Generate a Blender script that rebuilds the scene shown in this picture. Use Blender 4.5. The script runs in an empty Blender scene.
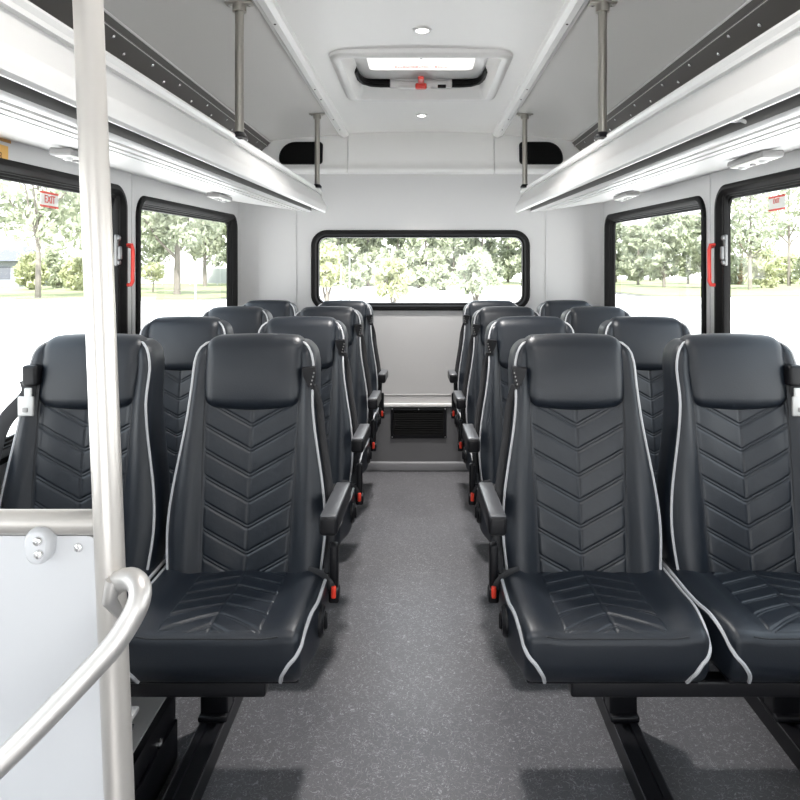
import bpy, bmesh, math, random
from mathutils import Vector, Matrix, noise
PI = math.pi
scene = bpy.context.scene
col = scene.collection

# ------------------------------------------------------------------ camera / frame
F, CX, CY, CZ = 715.0, 421.0, 270.0, 1.26        # focal length and vanishing point of the photograph (800 px frame)
K = 0.0224                                       # the body shell pitches up towards the rear by this slope

cam = bpy.data.objects.new('camera', bpy.data.cameras.new('camera'))
col.objects.link(cam)
cam.location = (0, 0, CZ)
cam.rotation_euler = (PI / 2, 0, 0)
cam.data.sensor_width = 36
cam.data.lens = F / 800 * 36
cam.data.shift_x = -(CX - 400) / 800
cam.data.shift_y = (CY - 400) / 800
cam.data.clip_start = 0.02
cam.data.clip_end = 600
scene.camera = cam

# ------------------------------------------------------------------ materials
def mat(name, color, rough=0.5, metal=0.0, spec=0.5, bump=None, noise_mix=None, trans=None, emit=None, coat=0):
    m = bpy.data.materials.new(name)
    m.use_nodes = True
    nt = m.node_tree
    b = nt.nodes['Principled BSDF']
    b.inputs['Base Color'].default_value = (*color, 1)
    b.inputs['Roughness'].default_value = rough
    b.inputs['Metallic'].default_value = metal
    b.inputs['Specular IOR Level'].default_value = spec
    if coat:
        b.inputs['Coat Weight'].default_value = coat
        b.inputs['Coat Roughness'].default_value = 0.2
    if emit:
        b.inputs['Emission Color'].default_value = (*emit[0], 1)
        b.inputs['Emission Strength'].default_value = emit[1]
    if bump or noise_mix:
        tc = nt.nodes.new('ShaderNodeTexCoord')
    if bump:
        n = nt.nodes.new('ShaderNodeTexNoise')
        n.inputs['Scale'].default_value = bump[0]
        n.inputs['Detail'].default_value = 4
        bp = nt.nodes.new('ShaderNodeBump')
        bp.inputs['Strength'].default_value = bump[1]
        bp.inputs['Distance'].default_value = 0.002
        nt.links.new(tc.outputs['Object'], n.inputs['Vector'])
        nt.links.new(n.outputs['Fac'], bp.inputs['Height'])
        nt.links.new(bp.outputs['Normal'], b.inputs['Normal'])
    if noise_mix:
        n2 = nt.nodes.new('ShaderNodeTexNoise')
        n2.inputs['Scale'].default_value = noise_mix[0]
        n2.inputs['Detail'].default_value = 3
        mx = nt.nodes.new('ShaderNodeMix')
        mx.data_type = 'RGBA'
        mx.inputs[6].default_value = (*color, 1)
        mx.inputs[7].default_value = (*noise_mix[1], 1)
        nt.links.new(tc.outputs['Object'], n2.inputs['Vector'])
        nt.links.new(n2.outputs['Fac'], mx.inputs[0])
        nt.links.new(mx.outputs[2], b.inputs['Base Color'])
    return m

M = {}
M['leather'] = mat('leather', (0.0065, 0.0098, 0.0155), 0.43, spec=0.5, bump=(260, 0.12))
M['quilt'] = mat('quilted_leather', (0.0065, 0.0098, 0.0155), 0.42, spec=0.48, bump=(45, 0.35))
M['piping'] = mat('piping_grey', (0.44, 0.445, 0.46), 0.45)
M['seam'] = mat('seam_dark', (0.010, 0.011, 0.014), 0.6)
M['blackplastic'] = mat('black_plastic', (0.006, 0.006, 0.0075), 0.40, spec=.25)
M['padtop'] = mat('arm_pad_grey', (0.07, 0.072, 0.078), 0.28, spec=0.7)
M['belt'] = mat('belt_webbing', (0.014, 0.014, 0.016), 0.75)
M['red'] = mat('red_plastic', (0.74, 0.05, 0.035), 0.35)
M['redbuckle'] = mat('red_button', (0.75, 0.045, 0.02), 0.35)
M['blacksteel'] = mat('black_steel', (0.006, 0.006, 0.008), 0.36, spec=0.35)
M['trackedge'] = mat('pale_steel_edge', (0.16, 0.16, 0.17), 0.35, metal=0.7)
M['chrome'] = mat('bright_metal', (0.75, 0.75, 0.75), 0.22, metal=1.0)
M['latchsteel'] = mat('latch_steel', (0.20, 0.20, 0.20), 0.4, metal=0.6)
M['tongue'] = mat('zinc_plate', (0.42, 0.42, 0.415), 0.4, metal=0.35)
M['pole'] = mat('polished_stainless', (0.50, 0.478, 0.452), 0.28, metal=0.5)
M['rail'] = mat('brushed_stainless', (0.52, 0.505, 0.49), 0.42, metal=0.8, bump=(120, 0.1))
M['stanchion'] = mat('satin_stainless', (0.42, 0.40, 0.36), 0.34, metal=0.9)
M['wall'] = mat('wall_laminate', (0.56, 0.553, 0.55), 0.42, spec=0.4)
M['cap'] = mat('moulded_cap', (0.80, 0.79, 0.775), 0.40, spec=0.4)
M['lowerwall'] = mat('lower_wall_grey', (0.13, 0.13, 0.135), 0.6)
M['ceil'] = mat('ceiling_panel', (0.88, 0.865, 0.845), 0.36, spec=0.45)
M['ceilside'] = mat('ceiling_side_panel', (0.72, 0.705, 0.685), 0.25, spec=0.6)
M['white'] = mat('white_enamel', (0.82, 0.81, 0.795), 0.34, spec=0.5)
M['rackwhite'] = mat('rack_aluminium', (0.56, 0.553, 0.545), 0.34, spec=0.5)
M['rackgrey'] = mat('rack_grey', (0.62, 0.61, 0.60), 0.35)
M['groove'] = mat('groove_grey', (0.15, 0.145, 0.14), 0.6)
M['strip'] = mat('dark_aluminium', (0.085, 0.078, 0.073), 0.42, metal=0.35)
M['panelwhite'] = mat('white_partition', (0.56, 0.57, 0.59), 0.30, spec=0.5)
M['rubber'] = mat('window_black', (0.008, 0.0075, 0.0075), 0.55, spec=0.15)
M['blackhole'] = mat('black_grille', (0.003, 0.003, 0.003), 0.6, spec=0.1)
M['acrylic'] = mat('daylight_glow_acrylic', (0.90, 0.88, 0.85), 0.3, emit=((1.0, 0.97, 0.93), 0.55))  # emission stands in for daylight coming through the hatch lens
M['led'] = mat('led_lens', (1, 1, 1), 0.3, emit=((1.0, 0.97, 0.92), 6.0))
M['orange'] = mat('orange_label', (0.72, 0.40, 0.09), 0.5)
M['orangedark'] = mat('brown_ink', (0.20, 0.10, 0.02), 0.6)
M['decalwhite'] = mat('decal_white', (0.80, 0.80, 0.76), 0.5)
M['decalred'] = mat('decal_red', (0.72, 0.09, 0.07), 0.5)
M['lampgrey'] = mat('lamp_grey', (0.24, 0.235, 0.23), 0.4)
M['heattop'] = mat('galvanised_top', (0.55, 0.54, 0.53), 0.35, metal=0.15)
# outdoors
M['pavement'] = mat('concrete_paving', (0.76, 0.75, 0.74), 0.8, noise_mix=(0.15, (0.82, 0.81, 0.80)))
M['road'] = mat('asphalt_pale', (0.44, 0.44, 0.45), 0.85, noise_mix=(0.08, (0.55, 0.55, 0.55)))
M['kerb'] = mat('kerb_concrete', (0.16, 0.16, 0.145), 0.85)
M['grass'] = mat('grass_pale', (0.17, 0.20, 0.09), 0.9, noise_mix=(0.6, (0.24, 0.25, 0.14)))
M['bark'] = mat('bark', (0.13, 0.115, 0.10), 0.9, noise_mix=(6, (0.20, 0.18, 0.16)))
M['whitepost'] = mat('galvanised_post', (0.24, 0.245, 0.26), 0.5)
M['housewall'] = mat('house_siding', (0.22, 0.23, 0.27), 0.8)
M['houseroof'] = mat('house_roof', (0.10, 0.105, 0.13), 0.85)
M['fence'] = mat('pale_fence', (0.46, 0.48, 0.47), 0.8)

def washed_leaf_mat(name, c1, c2):
    m = bpy.data.materials.new(name)
    m.use_nodes = True
    nt = m.node_tree
    b = nt.nodes['Principled BSDF']
    out = nt.nodes['Material Output']
    tc = nt.nodes.new('ShaderNodeTexCoord')
    n = nt.nodes.new('ShaderNodeTexNoise'); n.inputs['Scale'].default_value = 1.1; n.inputs['Detail'].default_value = 5
    rp = nt.nodes.new('ShaderNodeValToRGB')
    rp.color_ramp.elements[0].position = 0.38; rp.color_ramp.elements[0].color = (*c1, 1)
    rp.color_ramp.elements[1].position = 0.62; rp.color_ramp.elements[1].color = (*c2, 1)
    tr = nt.nodes.new('ShaderNodeBsdfTranslucent')
    mx = nt.nodes.new('ShaderNodeMixShader'); mx.inputs[0].default_value = 0.35
    nt.links.new(tc.outputs['Object'], n.inputs['Vector'])
    nt.links.new(n.outputs['Fac'], rp.inputs['Fac'])
    nt.links.new(rp.outputs['Color'], b.inputs['Base Color'])
    nt.links.new(rp.outputs['Color'], tr.inputs['Color'])
    b.inputs['Roughness'].default_value = 0.7
    nt.links.new(b.outputs[0], mx.inputs[1]); nt.links.new(tr.outputs[0], mx.inputs[2])
    nt.links.new(mx.outputs[0], out.inputs['Surface'])
    return m
M['leaf_mid'] = washed_leaf_mat('leaf_mid_green', (0.25, 0.28, 0.19), (0.44, 0.47, 0.35))  # foliage tones paled: washed-out glare is put into the leaf colour
M['leaf_pale'] = washed_leaf_mat('leaf_pale_green', (0.29, 0.32, 0.23), (0.48, 0.51, 0.4))
M['leaf_yellow'] = washed_leaf_mat('leaf_yellow_green', (0.34, 0.36, 0.2), (0.52, 0.54, 0.36))
M['leaf_dark'] = washed_leaf_mat('leaf_deep_green', (0.22, 0.25, 0.18), (0.38, 0.41, 0.31))

def glass_mat():
    m = bpy.data.materials.new('window_glass')
    m.use_nodes = True
    nt = m.node_tree
    nt.nodes.remove(nt.nodes['Principled BSDF'])
    out = nt.nodes['Material Output']
    t = nt.nodes.new('ShaderNodeBsdfTransparent'); t.inputs[0].default_value = (0.97, 0.98, 0.97, 1)
    g = nt.nodes.new('ShaderNodeBsdfGlossy'); g.inputs['Roughness'].default_value = 0.02
    lw = nt.nodes.new('ShaderNodeLayerWeight'); lw.inputs[0].default_value = 0.5
    pw = nt.nodes.new('ShaderNodeMath'); pw.operation = 'POWER'; pw.inputs[1].default_value = 5.0
    nt.links.new(lw.outputs['Facing'], pw.inputs[0])
    fr = nt.nodes.new('ShaderNodeMath'); fr.operation = 'MULTIPLY_ADD'; fr.inputs[1].default_value = 0.85; fr.inputs[2].default_value = 0.04
    nt.links.new(pw.outputs[0], fr.inputs[0])
    mx = nt.nodes.new('ShaderNodeMixShader')
    nt.links.new(fr.outputs[0], mx.inputs[0])
    nt.links.new(t.outputs[0], mx.inputs[1]); nt.links.new(g.outputs[0], mx.inputs[2])
    nt.links.new(mx.outputs[0], out.inputs['Surface'])
    return m
M['glass'] = glass_mat()

def floor_mat():
    m = bpy.data.materials.new('speckled_vinyl')
    m.use_nodes = True
    nt = m.node_tree; L = nt.links.new
    b = nt.nodes['Principled BSDF']
    tc = nt.nodes.new('ShaderNodeTexCoord')
    # fine squiggly flecks: thin iso-lines of a noise field
    def contour(scale, width, detail):
        n = nt.nodes.new('ShaderNodeTexNoise'); n.inputs['Scale'].default_value = scale; n.inputs['Detail'].default_value = detail
        n.inputs['Distortion'].default_value = 1.2
        s = nt.nodes.new('ShaderNodeMath'); s.operation = 'SUBTRACT'; s.inputs[1].default_value = 0.5
        a = nt.nodes.new('ShaderNodeMath'); a.operation = 'ABSOLUTE'
        r = nt.nodes.new('ShaderNodeMapRange'); r.inputs[1].default_value = 0.0; r.inputs[2].default_value = width
        r.inputs[3].default_value = 1.0; r.inputs[4].default_value = 0.0
        L(tc.outputs['Object'], n.inputs['Vector']); L(n.outputs['Fac'], s.inputs[0]); L(s.outputs[0], a.inputs[0]); L(a.outputs[0], r.inputs[0])
        return r.outputs[0]
    c1 = contour(48, 0.020, 2.0)
    c2 = contour(150, 0.05, 1.0)
    n3 = nt.nodes.new('ShaderNodeTexNoise'); n3.inputs['Scale'].default_value = 2.2; n3.inputs['Detail'].default_value = 3
    L(tc.outputs['Object'], n3.inputs['Vector'])
    base = nt.nodes.new('ShaderNodeMix'); base.data_type = 'RGBA'
    base.inputs[6].default_value = (0.095, 0.094, 0.102, 1); base.inputs[7].default_value = (0.155, 0.153, 0.162, 1)
    L(n3.outputs['Fac'], base.inputs[0])
    m1 = nt.nodes.new('ShaderNodeMix'); m1.data_type = 'RGBA'; m1.inputs[7].default_value = (0.46, 0.46, 0.475, 1)
    k1 = nt.nodes.new('ShaderNodeMath'); k1.operation = 'MULTIPLY'; k1.inputs[1].default_value = 0.7
    L(c1, k1.inputs[0]); L(k1.outputs[0], m1.inputs[0]); L(base.outputs[2], m1.inputs[6])
    m2 = nt.nodes.new('ShaderNodeMix'); m2.data_type = 'RGBA'; m2.inputs[7].default_value = (0.05, 0.05, 0.055, 1)
    k2 = nt.nodes.new('ShaderNodeMath'); k2.operation = 'MULTIPLY'; k2.inputs[1].default_value = 0.5
    L(c2, k2.inputs[0]); L(k2.outputs[0], m2.inputs[0]); L(m1.outputs[2], m2.inputs[6])
    L(m2.outputs[2], b.inputs['Base Color'])
    b.inputs['Roughness'].default_value = 0.31
    b.inputs['Specular IOR Level'].default_value = 0.55
    bp = nt.nodes.new('ShaderNodeBump'); bp.inputs['Strength'].default_value = 0.15; bp.inputs['Distance'].default_value = 0.001
    L(c2, bp.inputs['Height']); L(bp.outputs['Normal'], b.inputs['Normal'])
    return m
M['floor'] = floor_mat()

# ------------------------------------------------------------------ mesh builder
def sstep(a, b, x):
    t = min(1, max(0, (x - a) / (b - a)))
    return t * t * (3 - 2 * t)

class MB:
    def __init__(self):
        self.v, self.f, self.mi, self.cur = [], [], [], 0
    def add(self, verts, faces):
        o = len(self.v)
        self.v += [tuple(p) for p in verts]
        for f in faces:
            self.f.append([o + i for i in f]); self.mi.append(self.cur)
        return self
    def slot(self, i): self.cur = i; return self
    def box(self, x0, x1, y0, y1, z0, z1):
        v = [(x, y, z) for x in (x0, x1) for y in (y0, y1) for z in (z0, z1)]
        return self.add(v, [(0, 1, 3, 2), (4, 6, 7, 5), (0, 4, 5, 1), (2, 3, 7, 6), (0, 2, 6, 4), (1, 5, 7, 3)])
    def rbox(self, c, s, r, n=(4, 4, 4), k=3, fn=None):
        """rounded box, centre c, size s, edge radius r, n mid segments per axis, optional deform fn of world point"""
        h = [q / 2 for q in s]
        r = min(r, *(q * 0.999 for q in h))
        ax = []
        for i in range(3):
            a = [-h[i] + r * (1 - math.cos(PI / 2 * j / k)) * 1.0 for j in range(k)]
            a = [-h[i] + r * j / k for j in range(k)]
            mid = [(-h[i] + r) + (2 * h[i] - 2 * r) * j / n[i] for j in range(n[i] + 1)]
            ax.append(a + mid + [-q for q in reversed(a)])
        idx, verts, faces = {}, [], []
        def vid(i, j, l):
            if (i, j, l) not in idx:
                p = [ax[0][i], ax[1][j], ax[2][l]]
                q = rmap(p, h, r)
                q = (q[0] + c[0], q[1] + c[1], q[2] + c[2])
                if fn: q = fn(*q)
                idx[(i, j, l)] = len(verts); verts.append(q)
            return idx[(i, j, l)]
        N = [len(a) - 1 for a in ax]
        for i in range(N[0]):
            for j in range(N[1]):
                faces.append((vid(i, j, 0), vid(i, j + 1, 0), vid(i + 1, j + 1, 0), vid(i + 1, j, 0)))
                faces.append((vid(i, j, N[2]), vid(i + 1, j, N[2]), vid(i + 1, j + 1, N[2]), vid(i, j + 1, N[2])))
        for i in range(N[0]):
            for l in range(N[2]):
                faces.append((vid(i, 0, l), vid(i + 1, 0, l), vid(i + 1, 0, l + 1), vid(i, 0, l + 1)))
                faces.append((vid(i, N[1], l), vid(i, N[1], l + 1), vid(i + 1, N[1], l + 1), vid(i + 1, N[1], l)))
        for j in range(N[1]):
            for l in range(N[2]):
                faces.append((vid(0, j, l), vid(0, j, l + 1), vid(0, j + 1, l + 1), vid(0, j + 1, l)))
                faces.append((vid(N[0], j, l), vid(N[0], j + 1, l), vid(N[0], j + 1, l + 1), vid(N[0], j, l + 1)))
        return self.add(verts, faces)
    def tube(self, path, r, n=8, closed=False, sx=1.0, caps=True):
        P = [Vector(p) for p in path]
        R = r if isinstance(r, (list, tuple)) else [r] * len(P)
        m = len(P); verts, faces = [], []
        up = None
        for i, p in enumerate(P):
            if closed: t = P[(i + 1) % m] - P[i - 1]
            else: t = P[min(i + 1, m - 1)] - P[max(i - 1, 0)]
            t.normalize()
            if up is None:
                up = Vector((0, 0, 1)) if abs(t.z) < 0.9 else Vector((1, 0, 0))
            a = t.cross(up)
            if a.length < 1e-6: a = t.orthogonal()
            a.normalize(); b = a.cross(t).normalized(); up = b
            for j in range(n):
                g = 2 * PI * j / n
                verts.append(p + a * (math.cos(g) * R[i] * sx) + b * (math.sin(g) * R[i]))
        for i in range(m if closed else m - 1):
            for j in range(n):
                k = (i + 1) % m
                faces.append((i * n + j, i * n + (j + 1) % n, k * n + (j + 1) % n, k * n + j))
        if caps and not closed:
            faces.append(tuple(range(n))[::-1]); faces.append(tuple((m - 1) * n + j for j in range(n)))
        return self.add(verts, faces)
    def lathe(self, prof, c, axis=(0, 0, 1), n=20):
        """prof: list of (radius, height) along axis from centre c"""
        a = Vector(axis).normalized(); u = a.orthogonal().normalized(); w = a.cross(u)
        verts, faces = [], []
        c = Vector(c)
        for (r, h) in prof:
            for j in range(n):
                g = 2 * PI * j / n
                verts.append(c + a * h + u * (r * math.cos(g)) + w * (r * math.sin(g)))
        for i in range(len(prof) - 1):
            for j in range(n):
                faces.append((i * n + j, i * n + (j + 1) % n, (i + 1) * n + (j + 1) % n, (i + 1) * n + j))
        faces.append(tuple(range(n))[::-1]); faces.append(tuple((len(prof) - 1) * n + j for j in range(n)))
        return self.add(verts, faces)
    def loft(self, loops, caps=True, closed=True):
        n = len(loops[0]); verts = [p for l in loops for p in l]; faces = []
        for i in range(len(loops) - 1):
            for j in range(n if closed else n - 1):
                faces.append((i * n + j, i * n + (j + 1) % n, (i + 1) * n + (j + 1) % n, (i + 1) * n + j))
        if caps:
            faces.append(tuple(range(n))[::-1]); faces.append(tuple((len(loops) - 1) * n + j for j in range(n)))
        return self.add(verts, faces)
    def ring(self, loops):
        """closed sweep of loops (last joins first): a frame"""
        return self.loft(loops + [loops[0]], caps=False)
    def shear(self, k=K, y0=0.0):
        self.v = [(x, y, z + k * (y - y0)) for x, y, z in self.v]
        return self
    def build(self, name, mats, parent=None, smooth=True, sharp=40):
        me = bpy.data.meshes.new(name)
        me.from_pydata(self.v, [], self.f)
        if not isinstance(mats, (list, tuple)): mats = [mats]
        for m in mats: me.materials.append(M[m] if isinstance(m, str) else m)
        if len(mats) > 1: me.polygons.foreach_set('material_index', self.mi)
        bm = bmesh.new(); bm.from_mesh(me)
        bmesh.ops.recalc_face_normals(bm, faces=bm.faces)
        bm.to_mesh(me); bm.free()
        if smooth:
            me.polygons.foreach_set('use_smooth', [True] * len(me.polygons))
            me.set_sharp_from_angle(angle=math.radians(sharp))
        me.update()
        o = bpy.data.objects.new(name, me); col.objects.link(o)
        if parent is not None: o.parent = parent
        return o

def rmap(p, h, r):
    inner = [max(-(h[i] - r), min(h[i] - r, p[i])) for i in range(3)]
    v = Vector([p[i] - inner[i] for i in range(3)])
    if v.length > 1e-9: v = v.normalized() * r
    return (inner[0] + v.x, inner[1] + v.y, inner[2] + v.z)

def rrect(a0, a1, b0, b1, r, n=8):
    """rounded rectangle outline in 2D"""
    pts = []
    for (cx, cy, s) in ((a1 - r, b1 - r, 0), (a0 + r, b1 - r, 1), (a0 + r, b0 + r, 2), (a1 - r, b0 + r, 3)):
        for j in range(n + 1):
            g = PI / 2 * (s + j / n)
            pts.append((cx + r * math.cos(g), cy + r * math.sin(g)))
    return pts

def tag(o, label=None, cat=None, group=None, kind=None):
    if label: o['label'] = label
    if cat: o['category'] = cat
    if group: o['group'] = group
    if kind: o['kind'] = kind
    return o
def empty(name, loc, label, cat, group=None):
    o = bpy.data.objects.new(name, None); col.objects.link(o)
    o.location = loc; o.empty_display_size = 0.1
    return tag(o, label, cat, group)
def struct(o): o['kind'] = 'structure'; return o
def dup(root, loc, label, group=None):
    r = root.copy(); col.objects.link(r); r.location = loc; r['label'] = label
    if group: r['group'] = group
    for ch in list(root.children):
        c = ch.copy(); col.objects.link(c); c.parent = r
        for g in list(ch.children):
            d = g.copy(); col.objects.link(d); d.parent = c
    return r
KC, DC = 0.0105, 0.0536                          # the ceiling itself is a little flatter
def zc_(dz, y): return CZ + dz + DC + KC * y
def zu(dz, y): return CZ + dz + K * y      # height on the pitched body shell

# ------------------------------------------------------------------ bus shell
YF, YR = -1.3, 4.5         # open cab end (behind the camera) and rear wall
W = 1.12                   # half interior width

struct(MB().box(-1.2, 1.2, YF, YR + .1, -0.06, 0.0).build('floor', 'floor', smooth=False))

# window rectangles on the side walls: (y0, y1, z0, z1) before the body pitch
WIN_FRONT = (1.10, 2.705, 0.70, CZ + 0.256)
WIN_REAR = (2.805, 4.325, 0.70, CZ + 0.236)
WIN_CAB = (-0.60, 1.00, 0.70, CZ + 0.256)
def side_wall(s, name):
    m = MB()
    x0, x1 = s * W, s * (W + 0.032)
    a, b = min(x0, x1), max(x0, x1)
    ins = 0.03
    ys = [YF]
    top = 2.02
    for (y0, y1, z0, z1) in (WIN_CAB, WIN_FRONT, WIN_REAR):
        m.box(a, b, ys[-1], y0 + ins, 0.0, top)
        m.box(a, b, y0 + ins, y1 - ins, 0.0, z0 + ins)
        m.box(a, b, y0 + ins, y1 - ins, z1 - ins, top)
        ys.append(y1 - ins)
    m.box(a, b, ys[-1], YR + 0.05, 0.0, top)
    m.v = [(x, y, z + (K * y if z > 0.01 else 0)) for x, y, z in m.v]
    return struct(m.build(name, 'wall', smooth=False))
side_wall(-1, 'wall_left'); side_wall(1, 'wall_right')

# pillar joint strips and lower side panels
n_trim = [0]
def trim(m, material, **kw):
    n_trim[0] += 1
    return struct(m.build('trim_%d' % n_trim[0], material, **kw))
for s in (-1, 1):
    m = MB()
    for y in (2.772, 4.40):
        m.rbox((s * (W - 0.001), y, 1.3), (0.006, 0.016, 1.3), 0.002, n=(1, 1, 1), k=1)
    trim(m.shear(), 'wall')

# rounded vertical corner posts between the side walls and the rear wall
for s in (-1, 1):
    pts = []
    for j in range(9):
        g = PI / 2 * j / 8
        pts.append((s * (W - 0.10 + 0.10 * math.cos(g)), YR - 0.10 + 0.10 * math.sin(g)))
    pts.append((s * (W + 0.0), YR))
    lo = [(x, y, 0.42) for x, y in pts]; hi = [(x, y, 2.03) for x, y in pts]
    trim(MB().loft([lo, hi]), 'wall')

# ---- rear wall
RW = (-0.692, 0.686, 1.005, 1.512)
def rear_wall():
    m = MB()
    y0, y1 = YR, YR + 0.09
    a0, a1, b0, b1 = RW[0] + .03, RW[1] - .03, RW[2] + .03, RW[3] - .03
    m.box(-1.15, a0, y0, y1, 0, 2.25); m.box(a1, 1.15, y0, y1, 0, 2.25)
    m.box(a0, a1, y0, y1, 0, b0); m.box(a0, a1, y0, y1, b1, 2.25)
    return struct(m.build('wall_rear', 'wall', smooth=False))
rear_wall()
m = MB()
m.box(-1.2, 1.2, YF - .06, YF, 0, .28); m.box(-1.2, 1.2, YF - .06, YF, 1.60, 2.2)
m.box(-1.2, -1.0, YF - .06, YF, .28, 1.60); m.box(1.0, 1.2, YF - .06, YF, .28, 1.60); m.box(-.04, .04, YF - .06, YF, .28, 1.60)
struct(m.build('wall_front_unseen', 'wall', smooth=False))  # unseen cab wall, added to cut sky light; opening sized for the light
# wall seams
for px in (296, 546):
    x = (px - CX) / F * YR
    trim(MB().rbox((x, YR - 0.002, 1.15), (0.012, 0.008, 1.45), 0.003, n=(1, 1, 1), k=1), 'wall')
# moulded cap above the rear wall, up to the ceiling
def cap_profile(x0, x1):
    prof = [(YR, 1.862), (YR - 0.035, 1.866), (YR - 0.05, 1.878), (YR - 0.05, 1.893), (YR - 0.034, 1.906), (YR - 0.03, 1.95), (YR - 0.022, 2.12), (YR, 2.16)]
    return MB().loft([[(x0, y, z) for y, z in prof], [(x1, y, z) for y, z in prof]])
xs = [(-1.05, -0.459), (-0.455, 0.455), (0.459, 1.05)]
for a, b in xs: trim(cap_profile(a, b), 'cap', sharp=60)
# lower rear bulkhead below the wall panel: dark panel, bright lip, floor trim
trim(MB().box(-1.1, 1.1, YR - 0.012, YR, 0.0, 0.405), 'lowerwall', smooth=False)
trim(MB().rbox((0, YR - 0.012, 0.412), (2.2, 0.03, 0.022), 0.006, n=(1, 1, 1), k=2), 'cap')
trim(MB().rbox((0, YR - 0.001, 0.475), (2.1, 0.006, 0.006), 0.002, n=(1, 1, 1), k=1), 'wall')
struct(MB().rbox((0, YR - 0.02, 0.03), (2.2, 0.03, 0.06), 0.012, n=(1, 1, 1), k=2).build('baseboard_rear', mat('floor_cove', (0.22, 0.22, 0.23), 0.4)))
for s, nm in ((-1, 'left'), (1, 'right')):
    struct(MB().rbox((s * (W - 0.012), 1.8, 0.05), (0.024, 5.3, 0.1), 0.01, n=(1, 1, 1), k=2).build('baseboard_' + nm, 'lowerwall'))

# ---- ceiling: shallow arched centre, satin side panels, coves; with the hatch opening left out
HX, HY0, HY1 = 0.345, 2.76, 3.53
cz_prof = [(0.0, .768), (0.16, .766), (HX, .761), (0.478, .752)]
side_prof = [(0.478, .748), (0.70, .735), (0.90, .714), (0.955, .703)]
cove_prof = [(0.955, .703), (1.03, .63), (1.09, .54), (1.14, .44)]
def strip_mesh(m, prof, y0, y1, s, t=0.03, ny=1):
    for i in range(len(prof) - 1):
        (x0, d0), (x1, d1) = prof[i], prof[i + 1]
        v = []
        for y in (y0, y1):
            for (x, d) in ((x0, d0), (x1, d1)):
                v.append((s * x, y, CZ + d)); v.append((s * x, y, CZ + d + t))
        m.add(v, [(0, 2, 6, 4), (1, 5, 7, 3), (0, 1, 3, 2), (4, 6, 7, 5), (0, 4, 5, 1), (2, 3, 7, 6)])
def grid_strip(m, prof, y0, y1, s):
    v = [(s * x, y, CZ + d) for y in (y0, y1) for (x, d) in prof]
    n = len(prof)
    m.add(v, [(i, i + 1, n + i + 1, n + i) for i in range(n - 1)])
    v = [(s * x, y, CZ + d + 0.03) for y in (y0, y1) for (x, d) in prof]
    m.add(v, [(i, i + 1, n + i + 1, n + i) for i in range(n - 1)])
m = MB()
full = [(-x, d) for x, d in reversed(cz_prof)] + cz_prof[1:]
grid_strip(m, full, YF, HY0, 1); grid_strip(m, full, HY1, YR + .02, 1)
for s in (-1, 1): grid_strip(m, cz_prof[2:], HY0, HY1, s)
m.slot(1)
for s in (-1, 1): grid_strip(m, side_prof, YF, YR + .02, s)
m.slot(2)
for s in (-1, 1): grid_strip(m, cove_prof, YF, YR + .02, s)
m.v = [(x, y, z + DC) for x, y, z in m.v]
struct(m.shear(KC).build('ceiling', ['ceil', 'ceilside', 'wall'], sharp=50))

# ceiling trims with rivets
for s in (-1, 1):
    t = MB()
    prof = [(0.447, .748), (0.452, .738), (0.462, .735), (0.468, .728), (0.488, .726), (0.494, .732), (0.504, .733), (0.512, .745), (0.512, .752), (0.447, .756)]
    t.loft([[(s * x, YF, CZ + d) for x, d in prof], [(s * x, YR - 0.03, CZ + d) for x, d in prof]])
    t.v = [(x, y, z + DC) for x, y, z in t.v]
    o = trim(t.shear(KC), 'white', sharp=35)
    for y in (0.6, 1.4, 2.34, 3.22, 3.42, 3.9, 4.2):
        MB().lathe([(0.004, 0.0), (0.004, -0.002), (0.002, -0.003)], (s * 0.478, y, zc_(.7265, y)), n=10).build('rivet', 'strip', o)

# dark aluminium mounting strips between the ceiling and the luggage racks
for s in (-1, 1):
    t = MB()
    a, b = Vector((0.948, .7035)), Vector((1.045, .606))
    nrm = Vector((-0.71, -0.70)) * 0.01
    prof = [a, a + nrm, a.lerp(b, .18) + nrm, a.lerp(b, .19) + nrm * 1.5, a.lerp(b, .23) + nrm * 1.5, a.lerp(b, .24) + nrm, b + nrm, b]
    t.loft([[(s * p.x, YF, CZ + p.y) for p in prof], [(s * p.x, YR - 0.03, CZ + p.y) for p in prof]])
    t.v = [(x, y, z + DC) for x, y, z in t.v]
    o = trim(t.shear(KC), 'strip', sharp=30)
    e = MB()
    e.tube([(s * (a.x + nrm.x), YF, zc_(a.y + nrm.y, YF)), (s * (a.x + nrm.x), YR - .03, zc_(a.y + nrm.y, YR - .03))], 0.004, n=6)
    p = a.lerp(b, .21) + nrm * 1.6
    e.tube([(s * p.x, YF, zc_(p.y, YF)), (s * p.x, YR - .03, zc_(p.y, YR - .03))], 0.0016, n=6)
    e.build('bright_edge', 'rackgrey', o)
    for i in range(22):
        y = 0.9 + 0.165 * i + (0.04 if i % 3 else 0)
        p = a.lerp(b, .34 + .2 * (i % 2)) + nrm
        MB().lathe([(0.007, 0.0), (0.007, 0.003), (0.004, 0.006), (0.002, 0.007)], (s * p.x, y, zc_(p.y, y)), axis=(-s * .71, 0, -.70), n=10).build('screw', 'chrome', o)

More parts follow.
